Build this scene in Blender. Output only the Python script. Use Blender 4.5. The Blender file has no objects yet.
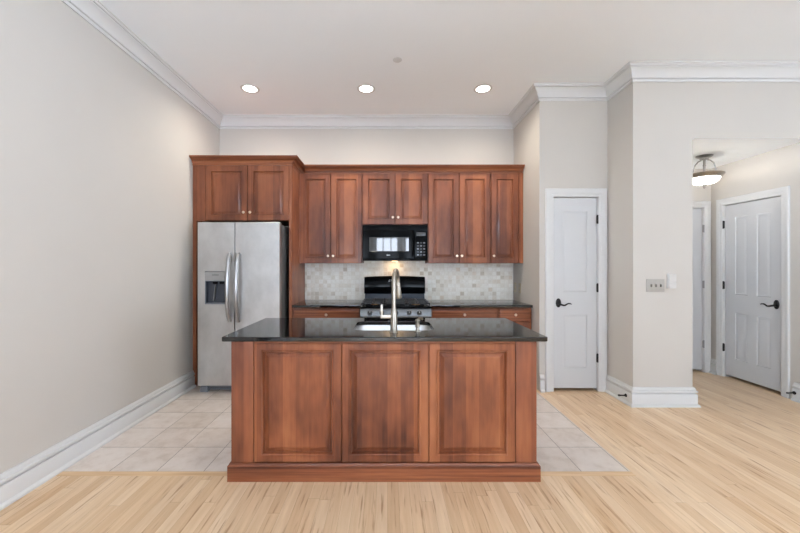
import bpy, bmesh, math, random
from mathutils import Vector, Matrix
random.seed(7)
PI = math.pi
sc = bpy.context.scene
C = sc.collection

# ------------------------------------------------------------------ camera, world, light, exposure
cam_d = bpy.data.cameras.new('camera')
cam_d.sensor_width = 36.0
cam_d.lens = 16.0
cam_d.shift_x = 0.0156
cam_d.shift_y = -0.0016
cam = bpy.data.objects.new('camera', cam_d)
cam.location = (0, 0, 1.364)
cam.rotation_euler = (PI/2, 0, 0)
C.objects.link(cam)
sc.camera = cam

sc.view_settings.view_transform = 'Standard'
sc.view_settings.look = 'None'
sc.view_settings.gamma = 1.0
sc.view_settings.use_curve_mapping = False
sc.view_settings.exposure = -0.06

W = bpy.data.worlds.new('daylight')
sc.world = W
W.use_nodes = True
wn = W.node_tree.nodes; wl = W.node_tree.links
bg = wn['Background']
tc = wn.new('ShaderNodeTexCoord'); sp = wn.new('ShaderNodeSeparateXYZ'); rp = wn.new('ShaderNodeValToRGB')
mr = wn.new('ShaderNodeMapRange'); mr.inputs[1].default_value = -1; mr.inputs[2].default_value = 1
wl.new(tc.outputs['Generated'], sp.inputs[0]); wl.new(sp.outputs[2], mr.inputs[0]); wl.new(mr.outputs[0], rp.inputs[0])
e = rp.color_ramp.elements
e[0].position = 0.0; e[0].color = (1.8, 2.15, 2.6, 1)
e[1].position = 1.0; e[1].color = (0.70, 0.84, 1.05, 1)
k = e.new(0.49); k.color = (2.1, 2.5, 3.05, 1)
k = e.new(0.52); k.color = (0.90, 1.0, 1.16, 1)
wl.new(rp.outputs[0], bg.inputs[0])
bg.inputs[1].default_value = 9.3

def portal(name, loc, rot, sx, sy):
    l = bpy.data.lights.new(name, 'AREA'); l.shape = 'RECTANGLE'; l.size = sx; l.size_y = sy
    l.cycles.is_portal = True
    o = bpy.data.objects.new(name, l); o.location = loc; o.rotation_euler = rot; C.objects.link(o)
# room dimensions
YR = -6.2       # rear wall (behind the camera)
XE = 5.8        # far right wall of the living space
WL, YB, XR, YC, XC, YH, XH, XHR, YF = -2.193, 4.64, 1.645, 3.85, 2.382, 3.45, 2.96, 4.12, 4.53
ZC, ZH = 3.283, 2.592
REAR_WIN = [(-1.60, -0.80), (-0.50, 0.46), (0.70, 1.66)]   # x ranges
RW_Z = (0.15, 3.0)
REAR_Z = (0.15, 2.55)
ADDED_SIDE_WIN = [(-5.6, -3.4), (-2.8, -0.6)]  # unseen right-hand windows added to light the left wall and ceiling
ADDED_LEFT_WIN = [(-5.2, -0.2)]                    # y ranges; unseen left window added for more side light
for a, b in REAR_WIN:
    portal('daylight_portal', ((a+b)/2, YR-0.02, sum(REAR_Z)/2), (PI/2, 0, PI), b-a, REAR_Z[1]-REAR_Z[0])
for a, b in ADDED_SIDE_WIN:
    portal('daylight_portal', (XE+0.02, (a+b)/2, sum(RW_Z)/2), (PI/2, 0, PI/2), b-a, RW_Z[1]-RW_Z[0])
for a, b in ADDED_LEFT_WIN:
    portal('daylight_portal', (WL-0.02, (a+b)/2, sum(RW_Z)/2), (PI/2, 0, -PI/2), b-a, RW_Z[1]-RW_Z[0])

# ------------------------------------------------------------------ materials
def mat(name):
    m = bpy.data.materials.new(name); m.use_nodes = True
    nt = m.node_tree
    return m, nt, nt.nodes, nt.links, nt.nodes['Principled BSDF']
def N(nodes, kind, **kw):
    n = nodes.new(kind)
    for a, v in kw.items(): setattr(n, a, v)
    return n
def ramp(nodes, stops):
    r = nodes.new('ShaderNodeValToRGB'); e = r.color_ramp.elements
    e[0].position, e[0].color = stops[0][0], (*stops[0][1], 1)
    e[1].position, e[1].color = stops[-1][0], (*stops[-1][1], 1)
    for p, c in stops[1:-1]:
        k = e.new(p); k.color = (*c, 1)
    return r
def srgb(r, g, b):
    f = lambda c: c/12.92 if c <= 0.04045 else ((c+0.055)/1.055)**2.4
    return tuple(f(c/255) for c in (r, g, b))
def noise_of(nodes, links, scale, size=5.0, detail=4.0, rough=0.55, coord='Object', loc=(0,0,0)):
    t = nodes.new('ShaderNodeTexCoord'); mp = nodes.new('ShaderNodeMapping'); n = nodes.new('ShaderNodeTexNoise')
    mp.inputs['Scale'].default_value = scale; mp.inputs['Location'].default_value = loc
    n.inputs['Scale'].default_value = size; n.inputs['Detail'].default_value = detail; n.inputs['Roughness'].default_value = rough
    links.new(t.outputs[coord], mp.inputs[0]); links.new(mp.outputs[0], n.inputs['Vector'])
    return n
def plain(name, col, rough=0.5, metal=0.0, var=0.03, size=30.0, spec=None, bump=0.0):
    m, nt, nd, lk, b = mat(name)
    n = noise_of(nd, lk, (1,1,1), size)
    lo = tuple(c*(1-var) for c in col); hi = tuple(min(1, c*(1+var)) for c in col)
    r = ramp(nd, [(0.3, lo), (0.7, hi)])
    lk.new(n.outputs['Fac'], r.inputs[0]); lk.new(r.outputs[0], b.inputs['Base Color'])
    b.inputs['Roughness'].default_value = rough; b.inputs['Metallic'].default_value = metal
    if spec is not None: b.inputs['Specular IOR Level'].default_value = spec
    if bump:
        bp = nd.new('ShaderNodeBump'); bp.inputs['Strength'].default_value = bump; bp.inputs['Distance'].default_value = 0.002
        lk.new(n.outputs['Fac'], bp.inputs['Height']); lk.new(bp.outputs[0], b.inputs['Normal'])
    return m

def cherry(name, dark, mid, light, zs=0.25, xs=1.0, rough=0.33, off=0.0):
    """stained cherry wood: grain stretched along z (or along x when zs > xs), soft blotches and glued-up staves"""
    m, nt, nd, lk, b = mat(name)
    g = noise_of(nd, lk, (9*xs, 9, 9*zs*0.3), 3.2, 6.0, 0.62, loc=(off, 0, off))
    bl = noise_of(nd, lk, (1.6*xs, 1.6, 1.6*zs*1.6), 2.6, 3.0, 0.6, loc=(3+off, 1, 2))
    # staves of slightly different tone
    t = nd.new('ShaderNodeTexCoord'); s = nd.new('ShaderNodeSeparateXYZ'); lk.new(t.outputs['Object'], s.inputs[0])
    dv = N(nd, 'ShaderNodeMath', operation='DIVIDE'); dv.inputs[1].default_value = 0.083
    fl = N(nd, 'ShaderNodeMath', operation='FLOOR'); wnz = N(nd, 'ShaderNodeTexWhiteNoise', noise_dimensions='1D')
    lk.new(s.outputs[0 if xs >= zs else 2], dv.inputs[0]); lk.new(dv.outputs[0], fl.inputs[0]); lk.new(fl.outputs[0], wnz.inputs['W'])
    m1 = N(nd, 'ShaderNodeMath', operation='MULTIPLY'); m1.inputs[1].default_value = 0.24; lk.new(g.outputs['Fac'], m1.inputs[0])
    m2 = N(nd, 'ShaderNodeMath', operation='MULTIPLY_ADD'); m2.inputs[1].default_value = 0.62; lk.new(bl.outputs['Fac'], m2.inputs[0]); lk.new(m1.outputs[0], m2.inputs[2])
    m3 = N(nd, 'ShaderNodeMath', operation='MULTIPLY_ADD'); m3.inputs[1].default_value = 0.18; lk.new(wnz.outputs['Value'], m3.inputs[0]); lk.new(m2.outputs[0], m3.inputs[2])
    r = ramp(nd, [(0.36, dark), (0.52, mid), (0.68, light)])
    lk.new(m3.outputs[0], r.inputs[0]); lk.new(r.outputs[0], b.inputs['Base Color'])
    b.inputs['Roughness'].default_value = 0.5; b.inputs['Specular IOR Level'].default_value = 0.2
    b.inputs['Coat Weight'].default_value = 0.45; b.inputs['Coat Roughness'].default_value = 0.22
    bp = nd.new('ShaderNodeBump'); bp.inputs['Strength'].default_value = 0.06; bp.inputs['Distance'].default_value = 0.002
    lk.new(g.outputs['Fac'], bp.inputs['Height']); lk.new(bp.outputs[0], b.inputs['Normal'])
    return m

M = {}
M['wall'] = plain('warm_white_wall_paint', srgb(199, 193, 185), 0.85, var=0.012, size=2.0)
M['ceiling'] = plain('white_ceiling_paint', srgb(246, 250, 253), 0.9, var=0.01, size=2.0)
M['trim'] = plain('white_trim_paint', srgb(213, 212, 210), 0.45, var=0.01, size=3.0)
M['door'] = plain('white_door_paint', srgb(204, 204, 204), 0.42, var=0.01, size=3.0)
D, MI, L = (0.078, 0.023, 0.012), (0.220, 0.066, 0.027), (0.375, 0.130, 0.052)
M['cherry'] = cherry('stained_cherry_vertical_grain', (0.125, 0.038, 0.019), (0.232, 0.072, 0.032), (0.345, 0.118, 0.050))
M['cherry_h'] = cherry('stained_cherry_level_grain', D, MI, L, zs=6.0, xs=0.12, off=1.7)
M['cherry_panel'] = cherry('stained_cherry_island_panel', D, MI, L, off=5.3)
M['control_grey'] = plain('warm_grey_plastic', srgb(150, 147, 143), 0.4)
M['hinge_silver'] = plain('pale_satin_hinge', srgb(150, 150, 150), 0.5)
M['inside'] = plain('cabinet_inside', (0.05, 0.022, 0.013), 0.6)
M['knob'] = plain('satin_champagne_knob', srgb(225, 205, 185), 0.28, 0.9)
M['black_gloss'] = plain('black_gloss_enamel', (0.0025, 0.0028, 0.0035), 0.07, spec=0.06)
M['black_glass'] = plain('dark_window_glass', (0.008, 0.009, 0.011), 0.03, spec=1.0)
M['black_glass'].node_tree.nodes['Principled BSDF'].inputs['IOR'].default_value = 1.6
M['black_matte'] = plain('black_cast_iron', (0.020, 0.020, 0.021), 0.38)
M['bronze'] = plain('dark_bronze_hardware', (0.018, 0.017, 0.017), 0.38, 0.6)
M['grey_plastic'] = plain('grey_plastic', srgb(120, 124, 132), 0.45)
M['dark_plastic'] = plain('dark_grey_plastic', srgb(58, 62, 70), 0.35)
M['ref_side'] = plain('grey_fridge_side', srgb(96, 95, 95), 0.45)
M['nickel'] = plain('brushed_nickel', srgb(168, 161, 150), 0.34, 1.0)
M['chrome'] = plain('polished_nickel', srgb(176, 176, 176), 0.3, 1.0)
M['plate'] = plain('beige_switch_plate', srgb(172, 167, 159), 0.4)
M['toggle'] = plain('taupe_toggle', srgb(118, 113, 106), 0.4)
M['outlet'] = plain('tan_outlet_plate', srgb(190, 176, 148), 0.45)
M['white_plastic'] = plain('white_plastic', srgb(204, 202, 198), 0.4)
M['grey_white'] = plain('greyed_white_cover', srgb(214, 215, 216), 0.6)
M['brass'] = plain('burner_brass', srgb(120, 92, 60), 0.4, 0.8)
M['soft_white_mark'] = plain('pale_printed_mark', srgb(190, 195, 200), 0.4)
M['gap'] = plain('painted_gap_shade', (0.006, 0.006, 0.006), 0.8)  # near-black colour standing in for shade in narrow openings

# stainless steel with brushed streaks and smudges
m, nt, nd, lk, b = mat('brushed_stainless_steel')
n1 = noise_of(nd, lk, (60, 60, 0.6), 3.0, 4.0); n2 = noise_of(nd, lk, (2.5, 2.5, 1.6), 2.0, 4.0, 0.6)
r = ramp(nd, [(0.3, srgb(184, 183, 182)), (0.7, srgb(208, 207, 206))]); lk.new(n2.outputs['Fac'], r.inputs[0]); lk.new(r.outputs[0], b.inputs['Base Color'])
mrr = nd.new('ShaderNodeMapRange'); mrr.inputs[3].default_value = 0.26; mrr.inputs[4].default_value = 0.44
lk.new(n2.outputs['Fac'], mrr.inputs[0]); lk.new(mrr.outputs[0], b.inputs['Roughness'])
b.inputs['Metallic'].default_value = 0.9
bp = nd.new('ShaderNodeBump'); bp.inputs['Strength'].default_value = 0.03; lk.new(n1.outputs['Fac'], bp.inputs['Height']); lk.new(bp.outputs[0], b.inputs['Normal'])
M['steel'] = m
M['sink'] = plain('satin_sink_steel', srgb(205, 206, 208), 0.3, 0.95)

# black polished granite
m, nt, nd, lk, b = mat('polished_black_granite')
t = nd.new('ShaderNodeTexCoord'); v = nd.new('ShaderNodeTexVoronoi'); v.inputs['Scale'].default_value = 210
lk.new(t.outputs['Object'], v.inputs['Vector'])
s = nd.new('ShaderNodeSeparateColor'); lk.new(v.outputs['Color'], s.inputs[0])
r = ramp(nd, [(0.0, (0.003, 0.0032, 0.0036)), (0.84, (0.005, 0.0052, 0.0058)), (0.95, (0.014, 0.014, 0.015)), (1.0, (0.03, 0.029, 0.028))])
lk.new(s.outputs[0], r.inputs[0]); lk.new(r.outputs[0], b.inputs['Base Color'])
b.inputs['Roughness'].default_value = 0.05; b.inputs['IOR'].default_value = 1.62
M['granite'] = m

# oak strip floor
m, nt, nd, lk, b = mat('natural_oak_strip_floor')
t = nd.new('ShaderNodeTexCoord'); s = nd.new('ShaderNodeSeparateXYZ'); lk.new(t.outputs['Object'], s.inputs[0])
def Mt(op, a, bb=None, c=None):
    n = nd.new('ShaderNodeMath'); n.operation = op
    for i, q in enumerate((a, bb, c)):
        if q is None: continue
        if isinstance(q, (int, float)): n.inputs[i].default_value = q
        else: lk.new(q, n.inputs[i])
    return n.outputs[0]
PW = 0.066
u = Mt('DIVIDE', s.outputs[0], PW); ui = Mt('FLOOR', u); uf = Mt('FRACT', u)
w1 = N(nd, 'ShaderNodeTexWhiteNoise', noise_dimensions='1D'); lk.new(ui, w1.inputs['W'])
vv = Mt('DIVIDE', s.outputs[1], 1.7); vo = Mt('MULTIPLY_ADD', w1.outputs['Value'], 7.3, vv); vi = Mt('FLOOR', vo); vf = Mt('FRACT', vo)
cmb = nd.new('ShaderNodeCombineXYZ'); lk.new(ui, cmb.inputs[0]); lk.new(vi, cmb.inputs[1])
w2 = N(nd, 'ShaderNodeTexWhiteNoise', noise_dimensions='2D'); lk.new(cmb.outputs[0], w2.inputs['Vector'])
tone = ramp(nd, [(0.0, srgb(214, 180, 142)), (0.3, srgb(221, 189, 152)), (0.6, srgb(225, 195, 159)), (0.88, srgb(230, 203, 170)), (1.0, srgb(212, 176, 136))])
lk.new(w2.outputs['Value'], tone.inputs[0])
# grain, offset per board
cmb2 = nd.new('ShaderNodeCombineXYZ')
lk.new(Mt('MULTIPLY', s.outputs[0], 28.0), cmb2.inputs[0]); lk.new(Mt('MULTIPLY', s.outputs[1], 1.5), cmb2.inputs[1]); lk.new(Mt('MULTIPLY', w2.outputs['Value'], 37.0), cmb2.inputs[2])
gn = nd.new('ShaderNodeTexNoise'); gn.inputs['Scale'].default_value = 1.5; gn.inputs['Detail'].default_value = 5; gn.inputs['Roughness'].default_value = 0.6
lk.new(cmb2.outputs[0], gn.inputs['Vector'])
gr = ramp(nd, [(0.25, (0.88, 0.82, 0.75)), (0.5, (0.97, 0.96, 0.95)), (0.75, (1.08, 1.10, 1.12))]); lk.new(gn.outputs['Fac'], gr.inputs[0])
mx = N(nd, 'ShaderNodeMix', data_type='RGBA', blend_type='MULTIPLY'); mx.inputs[0].default_value = 1.0
lk.new(tone.outputs[0], mx.inputs[6]); lk.new(gr.outputs[0], mx.inputs[7])
# dark heartwood streaks
cmb3 = nd.new('ShaderNodeCombineXYZ')
lk.new(Mt('MULTIPLY', s.outputs[0], 42.0), cmb3.inputs[0]); lk.new(Mt('MULTIPLY', s.outputs[1], 2.6), cmb3.inputs[1]); lk.new(Mt('MULTIPLY', w2.outputs['Value'], 91.0), cmb3.inputs[2])
sn = nd.new('ShaderNodeTexNoise'); sn.inputs['Scale'].default_value = 1.2; sn.inputs['Detail'].default_value = 3; lk.new(cmb3.outputs[0], sn.inputs['Vector'])
sr = ramp(nd, [(0.585, (0, 0, 0)), (0.70, (1, 1, 1))]); lk.new(sn.outputs['Fac'], sr.inputs[0])
mx2 = N(nd, 'ShaderNodeMix', data_type='RGBA', blend_type='MIX'); mx2.inputs[7].default_value = (*srgb(150, 96, 54), 1)
lk.new(Mt('MULTIPLY', sr.outputs[0], 0.62), mx2.inputs[0]); lk.new(mx.outputs[2], mx2.inputs[6])
# seams
sx_ = Mt('LESS_THAN', Mt('MINIMUM', uf, Mt('SUBTRACT', 1.0, uf)), 0.014)
sy_ = Mt('LESS_THAN', vf, 0.0016)
seam = Mt('MAXIMUM', sx_, sy_)
mx3 = N(nd, 'ShaderNodeMix', data_type='RGBA', blend_type='MIX'); mx3.inputs[7].default_value = (*srgb(150, 108, 70), 1)
lk.new(Mt('MULTIPLY', seam, 0.45), mx3.inputs[0]); lk.new(mx2.outputs[2], mx3.inputs[6]); lk.new(mx3.outputs[2], b.inputs['Base Color'])
b.inputs['Roughness'].default_value = 0.32
bp = nd.new('ShaderNodeBump'); bp.inputs['Strength'].default_value = 0.05; bp.inputs['Distance'].default_value = 0.002
lk.new(gn.outputs['Fac'], bp.inputs['Height']); lk.new(bp.outputs[0], b.inputs['Normal'])
M['oak'] = m
# border board (grain across)
m, nt, nd, lk, b = mat('natural_oak_border_board')
n1 = noise_of(nd, lk, (1.5, 28, 10), 1.5, 5)
r = ramp(nd, [(0.3, srgb(200, 160, 116)), (0.6, srgb(224, 190, 148))]); lk.new(n1.outputs['Fac'], r.inputs[0]); lk.new(r.outputs[0], b.inputs['Base Color'])
b.inputs['Roughness'].default_value = 0.34
M['oak_border'] = m

def grid_tiles(name, px, py, ox, oy, axes, grout_w, ramp_stops, grout, mott, rough, bump=0.2, mscale=6.0):
    m, nt, nd, lk, b = mat(name)
    t = nd.new('ShaderNodeTexCoord'); s = nd.new('ShaderNodeSeparateXYZ'); lk.new(t.outputs['Object'], s.inputs[0])
    def Mt(op, a, bb=None, c=None):
        n = nd.new('ShaderNodeMath'); n.operation = op
        for i, q in enumerate((a, bb, c)):
            if q is None: continue
            if isinstance(q, (int, float)): n.inputs[i].default_value = q
            else: lk.new(q, n.inputs[i])
        return n.outputs[0]
    u = Mt('DIVIDE', Mt('SUBTRACT', s.outputs[axes[0]], ox), px); v = Mt('DIVIDE', Mt('SUBTRACT', s.outputs[axes[1]], oy), py)
    ui, vi, uf, vf = Mt('FLOOR', u), Mt('FLOOR', v), Mt('FRACT', u), Mt('FRACT', v)
    c = nd.new('ShaderNodeCombineXYZ'); lk.new(ui, c.inputs[0]); lk.new(vi, c.inputs[1])
    w = N(nd, 'ShaderNodeTexWhiteNoise', noise_dimensions='2D'); lk.new(c.outputs[0], w.inputs['Vector'])
    r = ramp(nd, ramp_stops); lk.new(w.outputs['Value'], r.inputs[0])
    n = nd.new('ShaderNodeTexNoise'); n.noise_dimensions = '4D'; n.inputs['Scale'].default_value = mscale; n.inputs['Detail'].default_value = 6; n.inputs['Roughness'].default_value = 0.65
    lk.new(t.outputs['Object'], n.inputs['Vector']); lk.new(Mt('MULTIPLY', w.outputs['Value'], 50.0), n.inputs['W'])
    gr = ramp(nd, mott); lk.new(n.outputs['Fac'], gr.inputs[0])
    mx = N(nd, 'ShaderNodeMix', data_type='RGBA', blend_type='MULTIPLY'); mx.inputs[0].default_value = 1.0
    lk.new(r.outputs[0], mx.inputs[6]); lk.new(gr.outputs[0], mx.inputs[7])
    du = Mt('MULTIPLY', Mt('MINIMUM', uf, Mt('SUBTRACT', 1.0, uf)), px); dv = Mt('MULTIPLY', Mt('MINIMUM', vf, Mt('SUBTRACT', 1.0, vf)), py)
    d = Mt('MINIMUM', du, dv); g = Mt('LESS_THAN', d, grout_w/2)
    mx2 = N(nd, 'ShaderNodeMix', data_type='RGBA'); mx2.inputs[7].default_value = (*grout, 1)
    lk.new(g, mx2.inputs[0]); lk.new(mx.outputs[2], mx2.inputs[6]); lk.new(mx2.outputs[2], b.inputs['Base Color'])
    b.inputs['Roughness'].default_value = rough
    mr = nd.new('ShaderNodeMapRange'); mr.inputs[2].default_value = grout_w*1.2; lk.new(d, mr.inputs[0])
    bp = nd.new('ShaderNodeBump'); bp.inputs['Strength'].default_value = bump; bp.inputs['Distance'].default_value = 0.002
    lk.new(mr.outputs[0], bp.inputs['Height']); lk.new(bp.outputs[0], b.inputs['Normal'])
    return m
M['floor_tile'] = grid_tiles('pale_stone_floor_tile', 0.3125, 0.314, -1.217, 2.352, (0, 1), 0.0045,
    [(0.0, srgb(214, 202, 191)), (0.5, srgb(219, 208, 199)), (1.0, srgb(223, 213, 205))], srgb(140, 126, 114),
    [(0.28, (0.80, 0.75, 0.70)), (0.5, (0.97, 0.955, 0.94)), (0.72, (1.05, 1.06, 1.07))], 0.38, mscale=9.0)
mosaic_stops = [(0.0, srgb(208, 196, 178)), (0.10, srgb(232, 224, 210)), (0.5, srgb(241, 236, 226)), (0.92, srgb(246, 242, 234)), (1.0, srgb(228, 214, 196))]
mott = [(0.28, (0.86, 0.83, 0.79)), (0.5, (0.98, 0.98, 0.97)), (0.72, (1.05, 1.05, 1.05))]
M['mosaic_back'] = grid_tiles('tumbled_marble_mosaic', 0.0525, 0.0525, 0.0, 0.915, (0, 2), 0.004, mosaic_stops, srgb(234, 227, 215), mott, 0.5, mscale=22)

def emit(name, col, s):
    m, nt, nd, lk, b = mat(name)
    b.inputs['Base Color'].default_value = (0.9, 0.9, 0.88, 1)
    b.inputs['Emission Color'].default_value = (*col, 1); b.inputs['Emission Strength'].default_value = s
    b.inputs['Roughness'].default_value = 0.3
    return m
M['lamp_lens'] = emit('lit_downlight_lens', (1.0, 0.97, 0.92), 9.0)
M['bowl'] = emit('lit_white_glass_bowl', (1.0, 0.97, 0.93), 7.0)
M['warm_led'] = emit('lit_warm_cooktop_bulb', (1.0, 0.72, 0.38), 3.0)
# window pane
m, nt, nd, lk, b = mat('clear_window_glass')
nd.remove(b); tr = nd.new('ShaderNodeBsdfTransparent'); gl = nd.new('ShaderNodeBsdfGlossy'); gl.inputs['Roughness'].default_value = 0.02
fr = nd.new('ShaderNodeFresnel'); fr.inputs[0].default_value = 1.45; ms = nd.new('ShaderNodeMixShader')
lk.new(fr.outputs[0], ms.inputs[0]); lk.new(tr.outputs[0], ms.inputs[1]); lk.new(gl.outputs[0], ms.inputs[2]); lk.new(ms.outputs[0], nd['Material Output'].inputs[0])
M['glass'] = m

# ------------------------------------------------------------------ mesh helpers
def box(bm, x0, x1, y0, y1, z0, z1, bev=0.0, mi=0):
    vs = [bm.verts.new((x, y, z)) for z in (z0, z1) for y in (y0, y1) for x in (x0, x1)]
    fs = [bm.faces.new([vs[i] for i in f]) for f in ((0,2,3,1),(4,5,7,6),(0,1,5,4),(2,6,7,3),(0,4,6,2),(1,3,7,5))]
    for f in fs: f.material_index = mi
    if bev:
        es = {e for f in fs for e in f.edges}
        bmesh.ops.bevel(bm, geom=list(es), offset=bev, segments=2, affect='EDGES', profile=0.7)
def BX(*a, **k):
    bm = bmesh.new(); box(bm, *a, **k); return bm
def boxes(*lst):
    bm = bmesh.new()
    for a in lst: box(bm, *a)
    return bm
def lathe(bm, prof, Mx=Matrix(), seg=24):
    rings = []
    for r, h in prof:
        if r < 1e-6: rings.append([bm.verts.new(Mx @ Vector((0, 0, h)))])
        else: rings.append([bm.verts.new(Mx @ Vector((r*math.cos(2*PI*i/seg), r*math.sin(2*PI*i/seg), h))) for i in range(seg)])
    for a, b in zip(rings, rings[1:]):
        for i in range(seg):
            j = (i+1) % seg
            if len(a) == 1 and len(b) == 1: continue
            if len(a) == 1: bm.faces.new((a[0], b[j], b[i]))
            elif len(b) == 1: bm.faces.new((a[i], a[j], b[0]))
            else: bm.faces.new((a[i], a[j], b[j], b[i]))
    for rr, flip in ((rings[0], True), (rings[-1], False)):
        if len(rr) > 1: bm.faces.new(list(reversed(rr)) if flip else rr)
def LATHE(prof, Mx=Matrix(), seg=24):
    bm = bmesh.new(); lathe(bm, prof, Mx, seg); return bm
def tube(bm, pts, rad, seg=12, flat=1.0):
    pts = [Vector(p) for p in pts]; n = len(pts)
    rads = rad if isinstance(rad, (list, tuple)) else [rad]*n
    tg = [(pts[min(i+1, n-1)]-pts[max(i-1, 0)]).normalized() for i in range(n)]
    up = Vector((0, 0, 1)) if abs(tg[0].z) < 0.9 else Vector((1, 0, 0))
    nv = (up - tg[0]*up.dot(tg[0])).normalized(); rings = []
    for p, t, r in zip(pts, tg, rads):
        nv = (nv - t*nv.dot(t)).normalized(); bv = t.cross(nv)
        rings.append([bm.verts.new(p + (nv*math.cos(2*PI*i/seg)*flat + bv*math.sin(2*PI*i/seg))*r) for i in range(seg)])
    for a, b in zip(rings, rings[1:]):
        for i in range(seg):
            j = (i+1) % seg; bm.faces.new((a[i], a[j], b[j], b[i]))
    bm.faces.new(list(reversed(rings[0]))); bm.faces.new(rings[-1])
def TUBE(*a, **k):
    bm = bmesh.new(); tube(bm, *a, **k); return bm
def sweep(prof, path, sign=1):
    """profile (d, z) swept along a 2-D path with mitred corners, d measured to the right of the path"""
    bm = bmesh.new(); P = [Vector(p) for p in path]; n = len(P); rings = []
    for i in range(n):
        ns = []
        if i > 0: t = (P[i]-P[i-1]).normalized(); ns.append(Vector((t.y, -t.x)))
        if i < n-1: t = (P[i+1]-P[i]).normalized(); ns.append(Vector((t.y, -t.x)))
        if len(ns) == 2: mm = (ns[0]+ns[1]); mm = mm / (mm.dot(ns[0]))
        else: mm = ns[0]
        rings.append([bm.verts.new((P[i].x+mm.x*d*sign, P[i].y+mm.y*d*sign, z)) for d, z in prof])
    k = len(prof)
    for a, b in zip(rings, rings[1:]):
        for i in range(k):
            j = (i+1) % k; bm.faces.new((a[i], b[i], b[j], a[j]))
    bm.faces.new(rings[0]); bm.faces.new(list(reversed(rings[-1])))
    return bm
def panel_slab(xs, zs, yf, th, rings, Mx=Matrix(), bev=0.003):
    """a door slab facing -Y: xs / zs cut lines, odd-odd cells are panels whose profile is rings of (inset, depth)"""
    bm = bmesh.new(); V = {}
    def v(x, y, z):
        key = (round(x, 5), round(y, 5), round(z, 5))
        if key not in V: V[key] = bm.verts.new(Mx @ Vector((x, y, z)))
        return V[key]
    X0, X1, Z0, Z1 = xs[0], xs[-1], zs[0], zs[-1]
    def q(*p): bm.faces.new([v(*c) for c in p])
    # outer eased edge
    xs = [X0+bev]+list(xs[1:-1])+[X1-bev]; zs = [Z0+bev]+list(zs[1:-1])+[Z1-bev]
    for i in range(len(xs)-1):
        for j in range(len(zs)-1):
            a, b, c, d = xs[i], xs[i+1], zs[j], zs[j+1]
            if i % 2 and j % 2:
                pr = (a, b, c, d, yf)
                for ins, dep in rings:
                    cur = (a+ins, b-ins, c+ins, d-ins, yf+dep)
                    for e_ in range(4):
                        def cor(R, k): return [(R[0], R[4], R[2]), (R[1], R[4], R[2]), (R[1], R[4], R[3]), (R[0], R[4], R[3])][k % 4]
                        q(cor(pr, e_), cor(pr, e_+1), cor(cur, e_+1), cor(cur, e_))
                    pr = cur
                q((pr[0], pr[4], pr[2]), (pr[1], pr[4], pr[2]), (pr[1], pr[4], pr[3]), (pr[0], pr[4], pr[3]))
            else:
                q((a, yf, c), (b, yf, c), (b, yf, d), (a, yf, d))
    # chamfer, sides, back
    ym = yf+bev; yb = yf+th
    for i in range(len(xs)-1):
        for z, zo in ((zs[0], Z0), (zs[-1], Z1)):
            xa = X0 if i == 0 else xs[i]; xb = X1 if i == len(xs)-2 else xs[i+1]
            q((xs[i], yf, z), (xs[i+1], yf, z), (xb, ym, zo), (xa, ym, zo)); q((xa, ym, zo), (xb, ym, zo), (xb, yb, zo), (xa, yb, zo))
    for j in range(len(zs)-1):
        for x, xo in ((xs[0], X0), (xs[-1], X1)):
            za = Z0 if j == 0 else zs[j]; zb = Z1 if j == len(zs)-2 else zs[j+1]
            q((x, yf, zs[j]), (x, yf, zs[j+1]), (xo, ym, zb), (xo, ym, za)); q((xo, ym, za), (xo, ym, zb), (xo, yb, zb), (xo, yb, za))
    bm.faces.new([v(X0, yb, Z0), v(X1, yb, Z0), v(X1, yb, Z1), v(X0, yb, Z1)])
    return bm
def rrect(cx, cy, hx, hy, r, n=6):
    out = []
    for k, (sx, sy) in enumerate(((1, 1), (-1, 1), (-1, -1), (1, -1))):
        for i in range(n+1):
            a = PI/2*k + PI/2*i/n
            out.append((cx+sx*(hx-r)+r*math.cos(a), cy+sy*(hy-r)+r*math.sin(a)))
    return out
def obj(name, bm, material, parent=None, angle=35):
    bmesh.ops.recalc_face_normals(bm, faces=bm.faces)
    me = bpy.data.meshes.new(name)
    if parent is not None:
        off = Vector(parent.location)
        p = parent.parent
        while p is not None: off += Vector(p.location); p = p.parent
        bm.transform(Matrix.Translation(-off))
    bm.to_mesh(me); bm.free()
    for mm in (material if isinstance(material, (list, tuple)) else [material]): me.materials.append(mm)
    for p in me.polygons: p.use_smooth = True
    me.set_sharp_from_angle(angle=math.radians(angle))
    o = bpy.data.objects.new(name, me); C.objects.link(o)
    if parent is not None: o.parent = parent
    return o
def tag(o, label=None, cat=None, group=None, kind=None):
    if label: o['label'] = label
    if cat: o['category'] = cat
    if group: o['group'] = group
    if kind: o['kind'] = kind
    return o
def thing(name, label, cat, loc, group=None, kind=None):
    o = bpy.data.objects.new(name, None); o.empty_display_size = 0.05; o.location = loc; C.objects.link(o)
    return tag(o, label, cat, group, kind)
def struct(name, bm, m, label=None, cat=None):
    return tag(obj(name, bm, m), label, cat, kind='structure')
def dup(root, loc, label, name=None):
    r = root.copy(); C.objects.link(r); r.location = loc; r['label'] = label
    for ch in list(root.children):
        c = ch.copy(); C.objects.link(c); c.parent = r
        for g in list(ch.children):
            d = g.copy(); C.objects.link(d); d.parent = c
    return r
RX = lambda a: Matrix.Rotation(a, 4, 'X')
T = lambda x, y, z: Matrix.Translation((x, y, z))
FWD = lambda x, y, z: T(x, y, z) @ RX(PI/2)      # local +Z -> world -Y (towards the room)

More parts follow.
